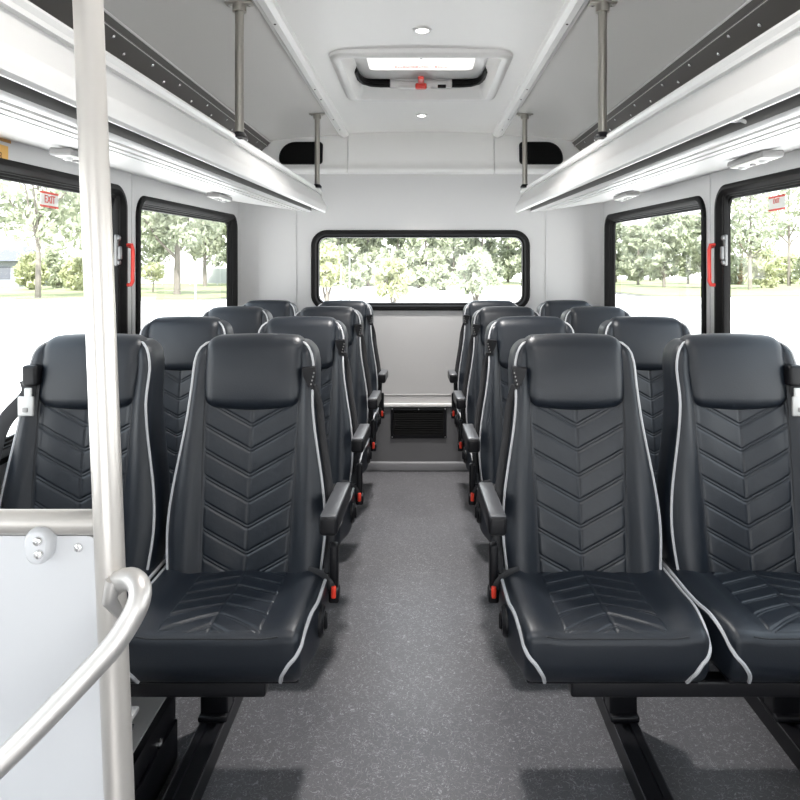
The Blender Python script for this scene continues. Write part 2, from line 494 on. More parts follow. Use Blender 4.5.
# ------------------------------------------------------------------ windows
def side_window(n, s, rect, rad, q=1.0):
    y0, y1, z0, z1 = rect
    X = s * W
    def L(ins, dep, r):
        return [(X - s * 0.012 + s * (dep if dep < .013 else .012 + (dep - .012) * q), y, z) for (y, z) in rrect(y0 + ins, y1 - ins, z0 + ins, z1 - ins, max(r - ins, 0.012))]
    r = rad
    loops = [L(0, 0.012, r), L(0.002, 0.002, r), L(0.008, -0.002, r), L(0.020, -0.002, r), L(0.027, 0.006, r), L(0.030, 0.012, r),
             L(0.033, 0.022, r), L(0.036, 0.024, r), L(0.037, 0.040, r), L(0.043, 0.042, r), L(0.044, 0.060, r), L(0.052, 0.062, r), L(0.053, 0.080, r), L(0.020, 0.09, r)]
    o = struct(MB().ring(loops).shear().build('window_%d' % n, 'rubber', sharp=35))
    g = MB()
    pts = rrect(y0 + .045, y1 - .045, z0 + .045, z1 - .045, max(rad - .045, .012))
    g.add([(X + s * 0.056 * q, y, z) for y, z in pts], [tuple(range(len(pts)))])
    g.shear().build('pane', 'glass', o, smooth=False)
    return o
side_window(1, -1, WIN_FRONT, 0.09, .42); side_window(2, -1, WIN_REAR, 0.09, .62)
side_window(3, 1, WIN_FRONT, 0.09, .42); side_window(4, 1, WIN_REAR, 0.09, .62)
side_window(6, -1, WIN_CAB, 0.09); side_window(7, 1, WIN_CAB, 0.09)
# sliding sash latches on the rear edge of the front windows
for n, s in ((1, -1), (3, 1)):
    y, z = 2.640, CZ + .014
    fr = bpy.data.objects['window_%d' % n]
    # inner sash stile
    st = MB()
    for (yy, w, dx) in ((2.652, 0.016, 0.020),):
        st.rbox((s * (W + dx - 0.012), yy, 1.10), (0.02, w, 0.80), 0.004, n=(1, 1, 1), k=2)
    st.shear().build('sash_stile', 'rubber', fr)
    la = MB()
    la.rbox((s * (W + 0.004), y, z), (0.012, 0.018, 0.115), 0.004, n=(1, 1, 1), k=2)
    la.rbox((s * (W - 0.008), y, z - 0.01), (0.014, 0.014, 0.05), 0.005, n=(1, 1, 1), k=2)
    for dz in (-0.045, 0.045):
        la.lathe([(0.009, 0.0), (0.009, 0.006), (0.004, 0.009)], (s * (W - 0.002), y, z + dz), axis=(-s, 0, 0), n=12)
    la.shear().build('latch', 'latchsteel', fr)

def rear_window():
    a0, a1, b0, b1 = RW
    def L(ins, dep, r=0.10):
        return [(x, YR + dep, z) for (x, z) in rrect(a0 + ins, a1 - ins, b0 + ins, b1 - ins, max(r - ins, .01))]
    loops = [L(0, 0.0), L(0.002, -0.014), L(0.008, -0.020), L(0.026, -0.020), L(0.033, -0.012), L(0.036, 0.002), L(0.046, 0.004), L(0.048, 0.05), L(0.02, 0.06)]
    o = struct(MB().ring(loops).build('window_5', 'rubber', sharp=35))
    pts = rrect(a0 + .045, a1 - .045, b0 + .045, b1 - .045, .055)
    MB().add([(x, YR + 0.035, z) for x, z in pts], [tuple(range(len(pts)))]).build('pane', 'glass', o, smooth=False)
rear_window()

# ------------------------------------------------------------------ roof hatch
def roof_hatch():
    y0, y1, hx = 2.74, 3.55, 0.364
    dz = .755
    h = empty('roof_hatch', (0, 3.13, zc_(dz, 3.13)), 'white roof escape hatch with bright acrylic lid in the middle of the ceiling', 'roof hatch')
    oy, oz = 3.13, zc_(dz, 3.13)
    def L(ins, z, r=0.075):
        return [(x, y - oy, z + KC * (y - oy)) for (x, y) in rrect(-hx + ins, hx - ins, y0 + ins, y1 - ins, max(r - ins, .02))]
    fr = MB().ring([L(0, 0.012), L(0.003, -0.004), L(0.012, -0.012), L(0.03, -0.016), L(0.048, -0.012), L(0.062, 0.01), L(0.085, 0.105), L(0.05, 0.13), L(0.018, 0.02)])
    fr.build('frame', 'white', h, sharp=35)
    # lid: raised tray above the well
    lid = MB()
    lx, a, b = 0.282, 2.84, 3.42
    def P(x0, x1, ya, yb, z, r):
        return [(x, y - oy, z + K * (y - oy)) for x, y in rrect(x0, x1, ya, yb, r)]
    lid.loft([P(-hx + .05, hx - .05, y0 + .05, y1 - .05, 0.118, 0.05), P(-hx + .05, hx - .05, y0 + .05, y1 - .05, 0.135, 0.05)])
    lid.loft([P(-lx, lx, a, b, 0.066, 0.06), P(-lx - .01, lx + .01, a - .01, b + .01, 0.074, 0.06), P(-lx - .015, lx + .015, a - .015, b + .015, 0.118, 0.06)])
    ld = lid.build('lid', 'white', h, sharp=35)
    MB().loft([P(-.232, .232, 2.87, 3.25, 0.0645, 0.03), P(-.232, .232, 2.87, 3.25, 0.068, 0.03)]).build('lens', 'acrylic', ld)
    # lettering, printed on the outside and read through the lens in mirror image
    txt('EMERGENCY EXIT', 0.030, (0, 3.19 - oy, 0.0633 + K * .06), (PI, 0, PI), 'decalred', 'lettering', ld, mirror=True, sx=1.0)
    MB().lathe([(0.012, 0), (0.012, -0.006), (0.006, -0.012), (0.005, -0.016)], (0, 3.02 - oy, 0.0645), n=14).build('centre_knob', 'chrome', ld)
    # black curved seals at the rear corners
    for s in (-1, 1):
        path = [(s * .150, .325, .045), (s * .20, .325, .045), (s * .248, .312, .045), (s * .282, .27, .045), (s * .298, .19, .046), (s * .302, .06, .048)]
        g = MB().tube([(x, y, z + .012 + K * y) for x, y, z in path], 0.017, n=8)
        g.tube([(x * .97, y - .012, z - .006 + K * y) for x, y, z in path], 0.009, n=8)
        g.build('corner_seal', 'rubber', h)
    # latch bar and red release handle
    lb = MB().rbox((0, .325, .052), (.30, .045, .03), .006, n=(1, 1, 1), k=2)
    lb.rbox((-.03, .305, .035), (.16, .03, .012), .004, n=(1, 1, 1), k=2)
    lb.build('latch_bar', 'white', h)
    MB().rbox((.10, .302, .04), (.04, .02, .014), .004, n=(1, 1, 1), k=2).build('latch_catch', 'rubber', h)
    r = MB().rbox((0, .20, .042), (.028, .10, .014), .005, n=(1, 1, 1), k=2)
    r.rbox((0, .262, .030), (.054, .034, .026), .008, n=(1, 1, 1), k=2)
    r.build('release_handle', 'red', h)

def txt(body, size, loc, rot, material, name, parent=None, mirror=False, sx=1.0, bold=0.0):
    cu = bpy.data.curves.new(name, 'FONT')
    cu.body = body; cu.size = size; cu.align_x = 'CENTER'; cu.align_y = 'CENTER'; cu.extrude = 0.0004; cu.offset = bold
    t = bpy.data.objects.new('txt', cu); col.objects.link(t)
    dg = bpy.context.evaluated_depsgraph_get()
    me = bpy.data.meshes.new_from_object(t.evaluated_get(dg))
    bpy.data.objects.remove(t); bpy.data.curves.remove(cu)
    me.materials.clear(); me.materials.append(M[material])
    if mirror or sx != 1.0:
        for v in me.vertices: v.co.x *= (-sx if mirror else sx)
        if mirror: me.flip_normals()
    o = bpy.data.objects.new(name, me); col.objects.link(o)
    o.location = loc; o.rotation_euler = rot
    if parent is not None: o.parent = parent
    return o
roof_hatch()

# ------------------------------------------------------------------ ceiling lights
def ceiling_light(y, label, watt, spread):
    z = zc_(.7675, y)
    c = empty('ceiling_light', (0.004, y, z), label, 'ceiling light', 'round ceiling spotlights')
    MB().lathe([(0.034, 0.004), (0.034, -0.003), (0.030, -0.006), (0.024, -0.006), (0.022, -0.002)], (0, 0, 0), n=28).build('bezel', 'white', c)
    MB().lathe([(0.022, -0.002), (0.020, -0.006), (0.012, -0.009), (0.004, -0.010)], (0, 0, 0), n=24).build('lens', 'led', c)
    la = bpy.data.lights.new('spot_lamp', 'AREA'); la.shape = 'DISK'; la.size = 0.11; la.energy = watt; la.color = (1, .97, .94); la.spread = math.radians(spread)
    lo = bpy.data.objects.new('lamp', la); col.objects.link(lo); lo.location = (0, 0, -0.02); lo.parent = c
ceiling_light(2.52, 'round glowing ceiling spotlight in front of the roof hatch', 10, 120)
ceiling_light(3.98, 'round glowing ceiling spotlight between the roof hatch and the rear wall', 6, 88)
ceiling_light(0.90, 'round glowing ceiling spotlight above the entrance end of the aisle', 5, 140)

# ------------------------------------------------------------------ luggage racks
Y_RACK0, Y_RACK1 = -0.6, 4.06
front_prof = [(1.10, .345), (.64, .325), (.600, .327), (.592, .345), (.584, .3625), (.574, .367), (.564, .364), (.562, .358), (.5675, .350), (.5675, .344), (.5670, .341), (.580, .342),
              (.574, .328), (.560, .302), (.543, .279), (.539, .274), (.5365, .271), (.535, .262), (.535, .248), (.538, .238), (.545, .233), (.552, .234)]
under_prof = [(.556, .285), (.622, .285), (.622, .2430), (.630, .2385), (.652, .2395), (.654, .262), (.670, .262), (.672, .2415), (.696, .2435),
              (.698, .266), (.714, .266), (.716, .2465), (.742, .2495), (.744, .272), (.761, .272), (.763, .2535), (1.115, .3085)]
def rack(s, label):
    r = empty('luggage_rack', (0, 0, 0), label, 'luggage rack', 'overhead luggage racks')
    prof = front_prof + under_prof + [(1.115, .335)]
    m = MB()
    n = len(prof)
    lo = [(s * x, Y_RACK0, CZ + d) for x, d in prof]; hi = [(s * x, Y_RACK1, CZ + d) for x, d in prof]
    k0 = len(front_prof)
    v = lo + hi
    for i in range(n):
        j = (i + 1) % n
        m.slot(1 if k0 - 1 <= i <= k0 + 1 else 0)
        m.add([lo[i], lo[j], hi[j], hi[i]], [(0, 1, 2, 3)])
    bm_fix = m
    m.shear()
    # weld so smooth shading works
    key, vv, remap = {}, [], []
    for p in m.v:
        q = (round(p[0], 5), round(p[1], 5), round(p[2], 5))
        if q not in key: key[q] = len(vv); vv.append(p)
        remap.append(key[q])
    m.f = [[remap[i] for i in f] for f in m.f]; m.v = vv
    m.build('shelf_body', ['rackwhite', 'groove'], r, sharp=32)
    # rounded end cap of the front nose and flat closing plate
    e = MB()
    nose = front_prof[2:]
    cxn = sum(p[0] for p in nose) / len(nose); czn = sum(p[1] for p in nose) / len(nose)
    loops = []
    for k in range(5):
        g = PI / 2 * k / 4
        f = math.cos(g) * 0.98 + 0.02
        loops.append([(s * (cxn + (x - cxn) * f), Y_RACK1 + 0.028 * math.sin(g), CZ + czn + (d - czn) * f) for x, d in nose])
    e.loft(loops)
    pl = [(s * x, Y_RACK1, CZ + d) for x, d in [(1.10, .345), (.60, .327), (.556, .25), (.62, .243), (.763, .254), (1.10, .306)]]
    e.loft([pl, [(x, y + .006, z) for x, y, z in pl]])
    e.shear().build('end_cap', 'rackwhite', r, sharp=45)
    return r
rl = rack(-1, 'long white overhead luggage rack above the windows beside the white grab pole')
rr = rack(1, 'long white overhead luggage rack on the side opposite the grab pole')
# little white clip in the shadow groove of one rack
cy_ = 1.39
c = MB().rbox((.612, cy_, CZ + .262), (.022, .016, .014), .006, n=(1, 1, 1), k=2)
c.tube([(.612, cy_ - .01, CZ + .260), (.625, cy_ - .022, CZ + .252), (.64, cy_ - .024, CZ + .243)], .004)
c.shear().build('clip', 'white', rr)

# stanchions between ceiling and rack
def stanchion(s, y, label):
    x = s * 0.556
    z0, z1 = zu(.355, y), zc_(.743, y)
    p = empty('stanchion', (x, y, z0), label, 'stanchion', 'thin steel posts holding up the luggage racks')
    h = z1 - z0
    MB().tube([(0, 0, 0.0), (0, 0, h)], 0.0135, n=16).build('tube', 'stanchion', p)
    MB().lathe([(0.024, 0.0), (0.024, 0.006), (0.017, 0.016), (0.0145, 0.018)], (0, 0, 0), n=18).build('foot_clamp', 'blacksteel', p)
    fl = MB().rbox((0, 0, h - 0.004), (0.085, 0.034, 0.008), 0.003, n=(1, 1, 1), k=2)
    fl.lathe([(0.021, h - 0.03), (0.021, h - 0.004)], (0, 0, 0), n=16)
    fl.build('flange', 'stanchion', p)
    for dx in (-.03, .03):
        MB().lathe([(0.005, h - .012), (0.005, h - .006)], (dx, 0, 0), n=10).build('screw', 'chrome', p)
stanchion(-1, 2.19, 'thin steel post on the luggage rack nearer the grab pole')
stanchion(-1, 3.83, 'thin steel post on the grab pole side rack, close to the rear wall')
stanchion(1, 2.19, 'thin steel post before the roof hatch on the rack opposite the grab pole')
stanchion(1, 3.83, 'thin steel post close to the rear wall on the rack opposite the grab pole')

# reading lights under the racks
def reading_light(s, y, label, L=.22):
    x = s * 0.932
    z = zu(.2765, y)
    p = empty('reading_light', (x, y, z), label, 'reading light', 'small lamps under the luggage racks')
    MB().rbox((0, 0, -.012), (.060, L, .020), .006, n=(1, 1, 1), k=2).build('housing', 'lampgrey', p)
    MB().rbox((-s * .004, 0, -.0215), (.046, L - .022, .006), .002, n=(1, 1, 1), k=2).build('faceplate', 'decalwhite', p)
    for dy in (-L * .28, L * .28):
        MB().lathe([(0.013, -.024), (0.012, -.029), (0.006, -.032)], (-s * .004, dy, 0), n=16).build('lamp_lens', 'tongue', p)
    MB().rbox((-s * .004, 0, -.027), (.012, .016, .006), .002, n=(1, 1, 1), k=2).build('switch', 'lampgrey', p)
reading_light(-1, 1.92, 'small grey reading lamp under the rack above the EXIT sticker window by the grab pole', .15)
reading_light(-1, 3.31, 'small reading lamp under the grab pole side rack, above the rear side window')
reading_light(1, 2.00, 'small grey reading lamp under the rack opposite the grab pole, over the sliding window')
reading_light(1, 3.25, 'small reading lamp opposite the grab pole, above the rear side window')

# rear cap speaker openings
def speaker_panel(s, label):
    # rounded D-shape: tall square inner end, sweeping outer upper corner
    pts = []
    x0, x1, z0, z1 = 0.618, 0.885, 1.922, 2.058
    R = 0.10
    def arc(cx, cz, r, a0, a1, n=8):
        return [(cx + r * math.cos(a0 + (a1 - a0) * j / n), cz + r * math.sin(a0 + (a1 - a0) * j / n)) for j in range(n + 1)]
    def outline(g):
        o = []
        o += arc(x0 + .02 - g + g, z0 + .02, .02 + g, PI, 1.5 * PI)
        o += arc(x1 - .03, z0 + .03, .03 + g, 1.5 * PI, 2 * PI)
        o += arc(x1 - R, z1 - R, R + g, 0.0, PI / 2)
        o += arc(x0 + .02, z1 - .02, .02 + g, PI / 2, PI)
        return o
    y = YR - 0.032
    inner = [(s * x, z) for x, z in outline(-.004)]; outer = [(s * x, z) for x, z in outline(.006)]
    a = empty('speaker_panel', (s * 0.75, YR - .03, 1.99), label, 'speaker grille', 'black openings in the rear ceiling corners')
    ox, oy, oz = s * 0.75, YR - .03, 1.99
    MB().loft([[(x - ox, -.004, z - oz) for x, z in inner], [(x - ox, .02, z - oz) for x, z in inner]]).build('grille', 'blackhole', a, sharp=30)
    MB().ring([[(x - ox, -.003, z - oz) for x, z in inner], [(x - ox, -.010, z - oz) for x, z in outline_mid(inner, outer)], [(x - ox, .01, z - oz) for x, z in outer]]).build('rim', 'rubber', a)
def outline_mid(a, b): return [((p[0] + q[0]) / 2, (p[1] + q[1]) / 2) for p, q in zip(a, b)]
speaker_panel(-1, 'black rounded speaker opening above the rack end on the grab pole side')
speaker_panel(1, 'black rounded speaker opening above the rack end opposite the grab pole')

# heater vent in the rear bulkhead
def vent():
    x0, x1, z0, z1 = -.190, .160, .205, .398
    v = empty('vent_grille', ((x0 + x1) / 2, YR - .012, z0), 'black louvred vent low on the rear wall at the end of the aisle', 'vent')
    w, h = x1 - x0, z1 - z0
    MB().box(-w / 2 + .01, w / 2 - .01, -.002, .008, .01, h - .01).build('backing', 'blackhole', v, smooth=False)
    f = MB()
    f.ring([[(x, y, z) for x, z in rrect(-w / 2 + i, w / 2 - i, i, h - i, .006, 3)] for i, y in ((0, 0), (0, -.008), (.016, -.010), (.018, 0))])
    f.build('frame', 'blackplastic', v)
    sl = MB()
    for i in range(11):
        z = .026 + i * (h - .05) / 10
        sl.add([(-w / 2 + .018, -.007, z - .004), (w / 2 - .018, -.007, z - .004), (w / 2 - .018, -.001, z + .005), (-w / 2 + .018, -.001, z + .005)], [(0, 1, 2, 3)])
        sl.add([(-w / 2 + .018, -.006, z - .0045), (w / 2 - .018, -.006, z - .0045), (w / 2 - .018, 0, z + .0045), (-w / 2 + .018, 0, z + .0045)], [(0, 1, 2, 3)])
    sl.build('louvre', 'blackhole', v, smooth=False)
    for x in (-w / 2 + .009, 0, w / 2 - .009):
        for z in (.009, h - .009):
            if x == 0 and z < .05: continue
            MB().lathe([(.0045, 0), (.0045, .003), (.002, .005)], (x, -.009, z), axis=(0, -1, 0), n=10).build('screw', 'chrome', v)
vent()

# red emergency window handles on the pillars
def red_handle(s, label):
    y = 2.70
    x = s * (W - .012)
    zt, zb = CZ + .087 - .006, CZ - .068
    zt, zb = CZ + .094, CZ - .056
    h = empty('emergency_handle', (x, y, CZ), label, 'emergency handle', 'red window release handles')
    a = .5 * (zt + zb) - CZ; L = (zt - zb) / 2
    off = -s * .024
    path = [(0, 0, a + L)]
    loop = [(0, -.008, a + L), (off * .8, -.010, a + L), (off, -.010, a + L - .018), (off, -.010, a - .02), (off * .95, -.010, a - .045), (off, -.010, a - L + .015), (off * .7, -.010, a - L), (0, -.008, a - L)]
    MB().tube([(x, yy, z) for x, yy, z in loop], .0075, n=8).build('grip', 'red', h)
    loop2 = [(0, .010, a + L - .005), (off * .6, .010, a + L - .012), (off * .6, .010, a - .03), (off * .95, -.004, a - .042)]
    MB().tube([(x, yy, z) for x, yy, z in loop2], .0055, n=8).build('lever', 'red', h)
red_handle(-1, 'red emergency handle on the pillar between the windows by the grab pole')
red_handle(1, 'red emergency handle on the window pillar opposite the grab pole')

# EXIT stickers on the sliding windows
def exit_decal(s, y, z, label, lines):
    x = s * (W + .0205)
    d = empty('exit_decal', (x, y, z), label, 'sticker', 'red and white window stickers')
    w, h = .105, .048
    q = s
    def rect(y0, y1, z0, z1, off):
        m = MB(); xx = -s * off
        m.add([(xx, y0, z0), (xx, y1, z0), (xx, y1, z1), (xx, y0, z1)], [(0, 1, 2, 3)])
        return m
    MB().box(-.0004, .0004, -w / 2, w / 2, -h / 2, h / 2).build('backing', 'decalwhite', d, smooth=False)
    for (z0, z1) in ((h / 2 - .007, h / 2), (-h / 2, -h / 2 + .006)):
        MB().box(-.0012, .0012, -w / 2, w / 2, z0, z1).build('red_band', 'decalred', d, smooth=False)
    for body, size, zz in lines:
        txt(body, size, (-s * .0016, 0, zz), (PI / 2, 0, PI / 2 if s < 0 else -PI / 2), 'decalred', 'lettering', d, sx=.92)
exit_decal(-1, 2.195, 1.475, 'red and white EXIT sticker on the window by the grab pole', [('EXIT', .034, 0)])
exit_decal(1, 2.292, 1.475, 'red and white sticker on the window opposite the grab pole', [('EXIT', .022, .006)])

# amber label on the wall above the window by the grab pole
def amber_label():
    d = empty('amber_label', (-W + .001, 1.89, 1.572), 'amber warning label on the wall above the window by the grab pole', 'label')
    MB().box(0, .002, -.06, .045, -.028, .022).build('label_plate', 'orange', d, smooth=False)
    MB().box(0, .002, -.06, .058, .032, .045).build('brown_strip', mat('brown_strip', (.42, .20, .04), .5), d, smooth=False)
    txt('888', .030, (.0026, -.005, -.010), (PI / 2, 0, PI / 2), 'orangedark', 'lettering', d, sx=.9)
amber_label()

# ------------------------------------------------------------------ seats
HB = .215     # half width of cushion
def yf(z): return -0.115 + (z - .47) * .205          # front plane of the backrest (centre)
def hw(z):
    t = sstep(.60, .95, z)
    w = .211 * (1 - t) + .168 * t
    w -= .012 * (1 - sstep(.44, .60, z))
    if z > .99:
        w -= .022 * ((z - .99) / .08) ** 2
    return w
def back_deform(x, y, z):
    w = hw(z)
    u = x / .205
    X = u * w
    Y = yf(z) + .06 + y
    if y < .02:
        k = sstep(.02, -.05, y)
        b = sstep(.108, .150, abs(X)) * (1 - sstep(.152, .21, abs(X)) * .55)
        Y -= .030 * b * k * (1 - .5 * sstep(.90, 1.0, z))
        Y += .010 * k * (1 - sstep(.0, .10, abs(X)))
    return (X, Y, z)
def cush_deform(x, y, z):
    f = sstep(-.27, -.435, y)
    X = x * (1 - .10 * f)
    Z = z
    if z > .42:
        k = sstep(.42, .48, z)
        b = sstep(.115, .165, abs(X)) * (1 - sstep(.17, .22, abs(X)) * .7)
        Z += .014 * b * k * (1 - .6 * f)
        Z -= .012 * sstep(-.05, .03, y) * k
        Z += .008 * k * sstep(-.20, -.40, y) - .006 * k * sstep(-.385, -.44, y)
    Y = y
    if z < .43: Y = y + .02 * sstep(.43, .39, z) * sstep(-.3, -.43, y)
    return (X, Y, Z)
CUSH_C, CUSH_S, CUSH_R = (0, -.205, .4395), (2 * HB, .46, .109), .020
BACK_C, BACK_S, BACK_R = (0, 0, .742), (.41, .115, .652), .036
def on_surface(p, c, s, r, fn, lift=0.0):
    h = [q / 2 for q in s]
    loc = [p[i] - c[i] for i in range(3)]
    q = rmap(loc, h, r)
    if lift:
        q0 = Vector(q); inner = Vector([max(-(h[i] - r), min(h[i] - r, q[i])) for i in range(3)])
        n = q0 - inner
        if n.length > 1e-6: q = q0 + n.normalized() * lift
    return fn(q[0] + c[0], q[1] + c[1], q[2] + c[2])
def catmull(P, k=8, closed=False):
    P = [Vector(p) for p in P]; out = []
    for i in range(len(P) - 1):
        p0 = P[max(i - 1, 0)]; p1 = P[i]; p2 = P[i + 1]; p3 = P[min(i + 2, len(P) - 1)]
        for j in range(k):
            t = j / k
            out.append(.5 * ((2 * p1) + (p2 - p0) * t + (2 * p0 - 5 * p1 + 4 * p2 - p3) * t * t + (3 * p1 - p0 - 3 * p2 + p3) * t ** 3))
    out.append(P[-1]); return out

def groove(d, wd=.0021, dp=.0034):
    return dp * math.exp(-(d / wd) ** 2)
def chevron_depth(u, v, spacing, slope, v0, pillow=.0010):
    """grooves of a V pattern; u across (0 centre), v along"""
    t = v - v0 - slope * abs(u)
    ph = t / spacing
    d = (ph - round(ph)) * spacing
    g = max(groove(d - .0040), groove(d + .0040))
    q = abs(d) / (spacing / 2)
    puff = pillow * (1 - (1 - q) ** 3) if q < 1 else pillow
    c = groove(u, .0025, .0032)
    return puff - max(g, c)

def seat_mesh_set(side, aisle):
    """all part meshes of one seat. side: +1 aisle hardware on +x, -1 on -x; aisle: arm, buckle, belt on that side; otherwise window belt"""
    s = side
    root = empty('seat', (0, 0, 0), '-', 'seat')
    # --- backrest
    b = MB().rbox(BACK_C, BACK_S, BACK_R, n=(22, 3, 26), k=4, fn=back_deform)
    back = b.build('backrest', 'leather', root, sharp=60)
    for q in (-1, 1):
        pm = MB()
        pts = []
        for i in range(30):
            z = .435 + (1.058 - .435) * i / 29
            pts.append(on_surface((q * (.205 - .0045), -.0575 + .0045, z), BACK_C, BACK_S, BACK_R, back_deform, .0015))
        # over the shoulder
        pts.append(on_surface((q * .185, -.045, 1.068), BACK_C, BACK_S, BACK_R, back_deform, .0015))
        pts.append(on_surface((q * .160, -.035, 1.068), BACK_C, BACK_S, BACK_R, back_deform, .0015))
        pm.tube(pts, .0035, n=6)
        pm.build('piping', 'piping', back)
    for q in (-1, 1):
        sm = MB()
        pts = []
        for i in range(24):
            z = .455 + (.93 - .455) * i / 23
            w = .124 - .010 * (1 - sstep(.47, .9, z))
            p = back_surface(q * w, z); pts.append((p[0], p[1] - .0005, p[2]))
        sm.tube(pts, .0016, n=5)
        sm.build('seam', 'seam', back)
    # --- quilted panel
    nu, nv = 76, 290
    z0, z1 = .450, .915
    v, f = [], []
    for j in range(nv + 1):
        z = z0 + (z1 - z0) * j / nv
        w = .124 - .010 * (1 - sstep(.47, .9, z))
        for i in range(nu + 1):
            u = -w + 2 * w * i / nu
            edge = min(1, (w - abs(u)) / .010)
            d = chevron_depth(u, z, .0625, .56, .472)
            yy = back_surface(u, z)[1] - .0015 - d * edge - .003 * edge + .004 * (1 - edge)
            v.append((u, yy, z))
    for j in range(nv):
        for i in range(nu):
            a = j * (nu + 1) + i; f.append((a, a + 1, a + nu + 2, a + nu + 1))
    MB().add(v, f).build('quilted_panel', 'quilt', back, sharp=180)
    # --- headrest
    def hd(x, y, z):
        t = (z - .89) / .195
        Y = yf(z) + .035 + y
        if y < 0:
            Y -= .012 * math.sin(max(0, min(1, t)) * PI) * (1 - (x / .135) ** 2 * .6)
        w = 1 - .012 * (1 - t)
        Z = z
        if z < .96: Z += .012 * (abs(x) / .133) ** 3 * sstep(.96, .90, z)
        if z > 1.03: Z -= .006 * (abs(x) / .133) ** 2
        return (x * w, Y, Z)
    head = MB().rbox((0, 0, .9855), (.272, .10, .199), .036, n=(10, 3, 8), k=5, fn=hd).build('headrest', 'leather', root, sharp=70)
    for q in (-1, 1):
        hp = MB().tube([on_surface((q * .1335, -.018, .90 + .18 * i / 14), (0, 0, .9855), (.272, .10, .199), .036, hd, .0004) for i in range(15)], .0022, n=5)
        hp.build('seam', 'seam', head)
    # --- cushion
    cu = MB().rbox(CUSH_C, CUSH_S, CUSH_R, n=(22, 16, 4), k=4, fn=cush_deform).build('cushion', 'leather', root, sharp=70)
    hx = HB
    for q in (-1, 1):
        cp = MB()
        P = [(q * hx, y, .494) for y in (.00, -.06, -.12, -.18, -.24, -.29)]
        P += [(q * hx, -.330, .492), (q * hx, -.375, .480), (q * hx, -.410, .468), (q * (hx - .004), -.431, .455), (q * (hx - .022), -.435, .440), (q * (hx - .036), -.435, .422), (q * (hx - .044), -.435, .405), (q * (hx - .048), -.435, .385)]
        Q = [on_surface(p, CUSH_C, CUSH_S, CUSH_R, cush_deform, .0012) for p in catmull(P, 5)]
        cp.tube(Q, .0044, n=6)
        cp.build('piping', 'piping', cu)
    # front welt line
    wl = MB().tube([on_surface((-.165 + .33 * q / 20, -.435, .494), CUSH_C, CUSH_S, CUSH_R, cush_deform, .0004) for q in range(21)], .0016, n=5)
    wl.build('seam', 'seam', cu)
    nu, nv = 72, 200
    v, f = [], []
    y0, y1 = -.424, -.07
    for j in range(nv + 1):
        y = y0 + (y1 - y0) * j / nv
        w = .116
        for i in range(nu + 1):
            u = -w + 2 * w * i / nu
            edge = min(1, (w - abs(u)) / .010, (y - y0) / .008 + .0)
            d = chevron_depth(u, -y, .052, .45 + .25 * sstep(-.30, -.40, y), .03, .0009)
            z = cush_surface(u, y) + .0015 + d * edge + .002 * edge - .004 * (1 - edge)
            v.append((u, y, z))
    for j in range(nv):
        for i in range(nu):
            a = j * (nu + 1) + i; f.append((a, a + 1, a + nu + 2, a + nu + 1))
    MB().add(v, f).build('quilted_panel', 'quilt', cu, sharp=180)
    # seat pan under the cushion
    MB().rbox((0, -.195, .380), (.37, .39, .016), .006, n=(1, 1, 1), k=2).build('seat_pan', 'blacksteel', root)
    # --- belt outlet on the shoulder
    zc = .985
    bx = s * (.152 if aisle else .128)
    yb = yf(zc) - .018
    if aisle:
        g = MB()
        prof = [(-.022, .016), (.016, .020), (.019, .008), (.014, -.022), (.008, -.038), (-.001, -.036), (-.016, -.008)]
        g.loft([[(bx + s * x * .85, yb + .020, zc + z) for x, z in prof], [(bx + s * x, yb + .004, zc + z) for x, z in prof], [(bx + s * x * .9, yb - .010, zc + z * .92) for x, z in prof]])
        gd = g.build('belt_guide', 'blackplastic', root, sharp=30)
        dots = MB()
        for i in range(4):
            dots.rbox((bx + s * (.013 - .0025 * i), yb - .009, zc + .004 - i * .010), (.004, .003, .005), .001, n=(1, 1, 1), k=1)
        dots.build('slot', 'lampgrey', gd)
        P = [(bx + s * .010, yb - .004, zc - .03)]
        for z in (.90, .82, .72, .62, .54):
            w = hw(z)
            P.append((s * (w + .006), yf(z) + .004, z))
        P.append((s * .214, -.13, .50))
        MB().tube(catmull(P, 4), .0105, n=8, sx=.30).build('seat_belt', 'belt', root)
        # buckle stalk with red release
        st = MB().rbox((s * .229, -.125, .512), (.022, .030, .125), .007, n=(1, 1, 1), k=2)
        st.rbox((s * .231, -.135, .452), (.026, .040, .034), .006, n=(1, 1, 1), k=2)
        bk = st.build('buckle', 'blackplastic', root)
        MB().rbox((s * .231, -.153, .464), (.012, .012, .030), .004, n=(1, 1, 1), k=2).build('release_button', 'redbuckle', bk)
        P = [(s * .150, -.115, .505), (s * .175, -.135, .508), (s * .200, -.150, .505), (s * .222, -.150, .482), (s * .228, -.146, .455)]
        MB().tube(catmull(P, 5), .011, n=8, sx=.35).build('lap_belt', 'belt', root)
        # armrest
        a = MB()
        ax = s * .236
        def slope(x, y, z): return (x, y, z + (-.13 - y) * .06)
        a.rbox((ax, -.135, .667), (.042, .325, .046), .010, n=(1, 6, 1), k=3, fn=slope)
        a.lathe([(.03, -.014), (.03, .014)], (s * .222, .0, .655), axis=(1, 0, 0), n=18)
        arm = a.build('armrest', 'blackplastic', root)
        MB().rbox((ax, -.135, .689), (.038, .318, .008), .004, n=(1, 6, 1), k=2, fn=slope).build('arm_pad', 'padtop', arm)
        # recline cap on the cushion side
        kb = MB().lathe([(.036, 0), (.036, .006), (.030, .012), (.022, .012), (.020, .008)], (s * (HB - .002), -.265, .448), axis=(s, 0, 0), n=24)
        ko = kb.build('recline_knob', 'blackplastic', root)
        MB().rbox((s * (HB + .011), -.265, .448), (.010, .012, .036), .004, n=(1, 1, 1), k=2).build('knob_grip', 'blackplastic', ko)
    else:
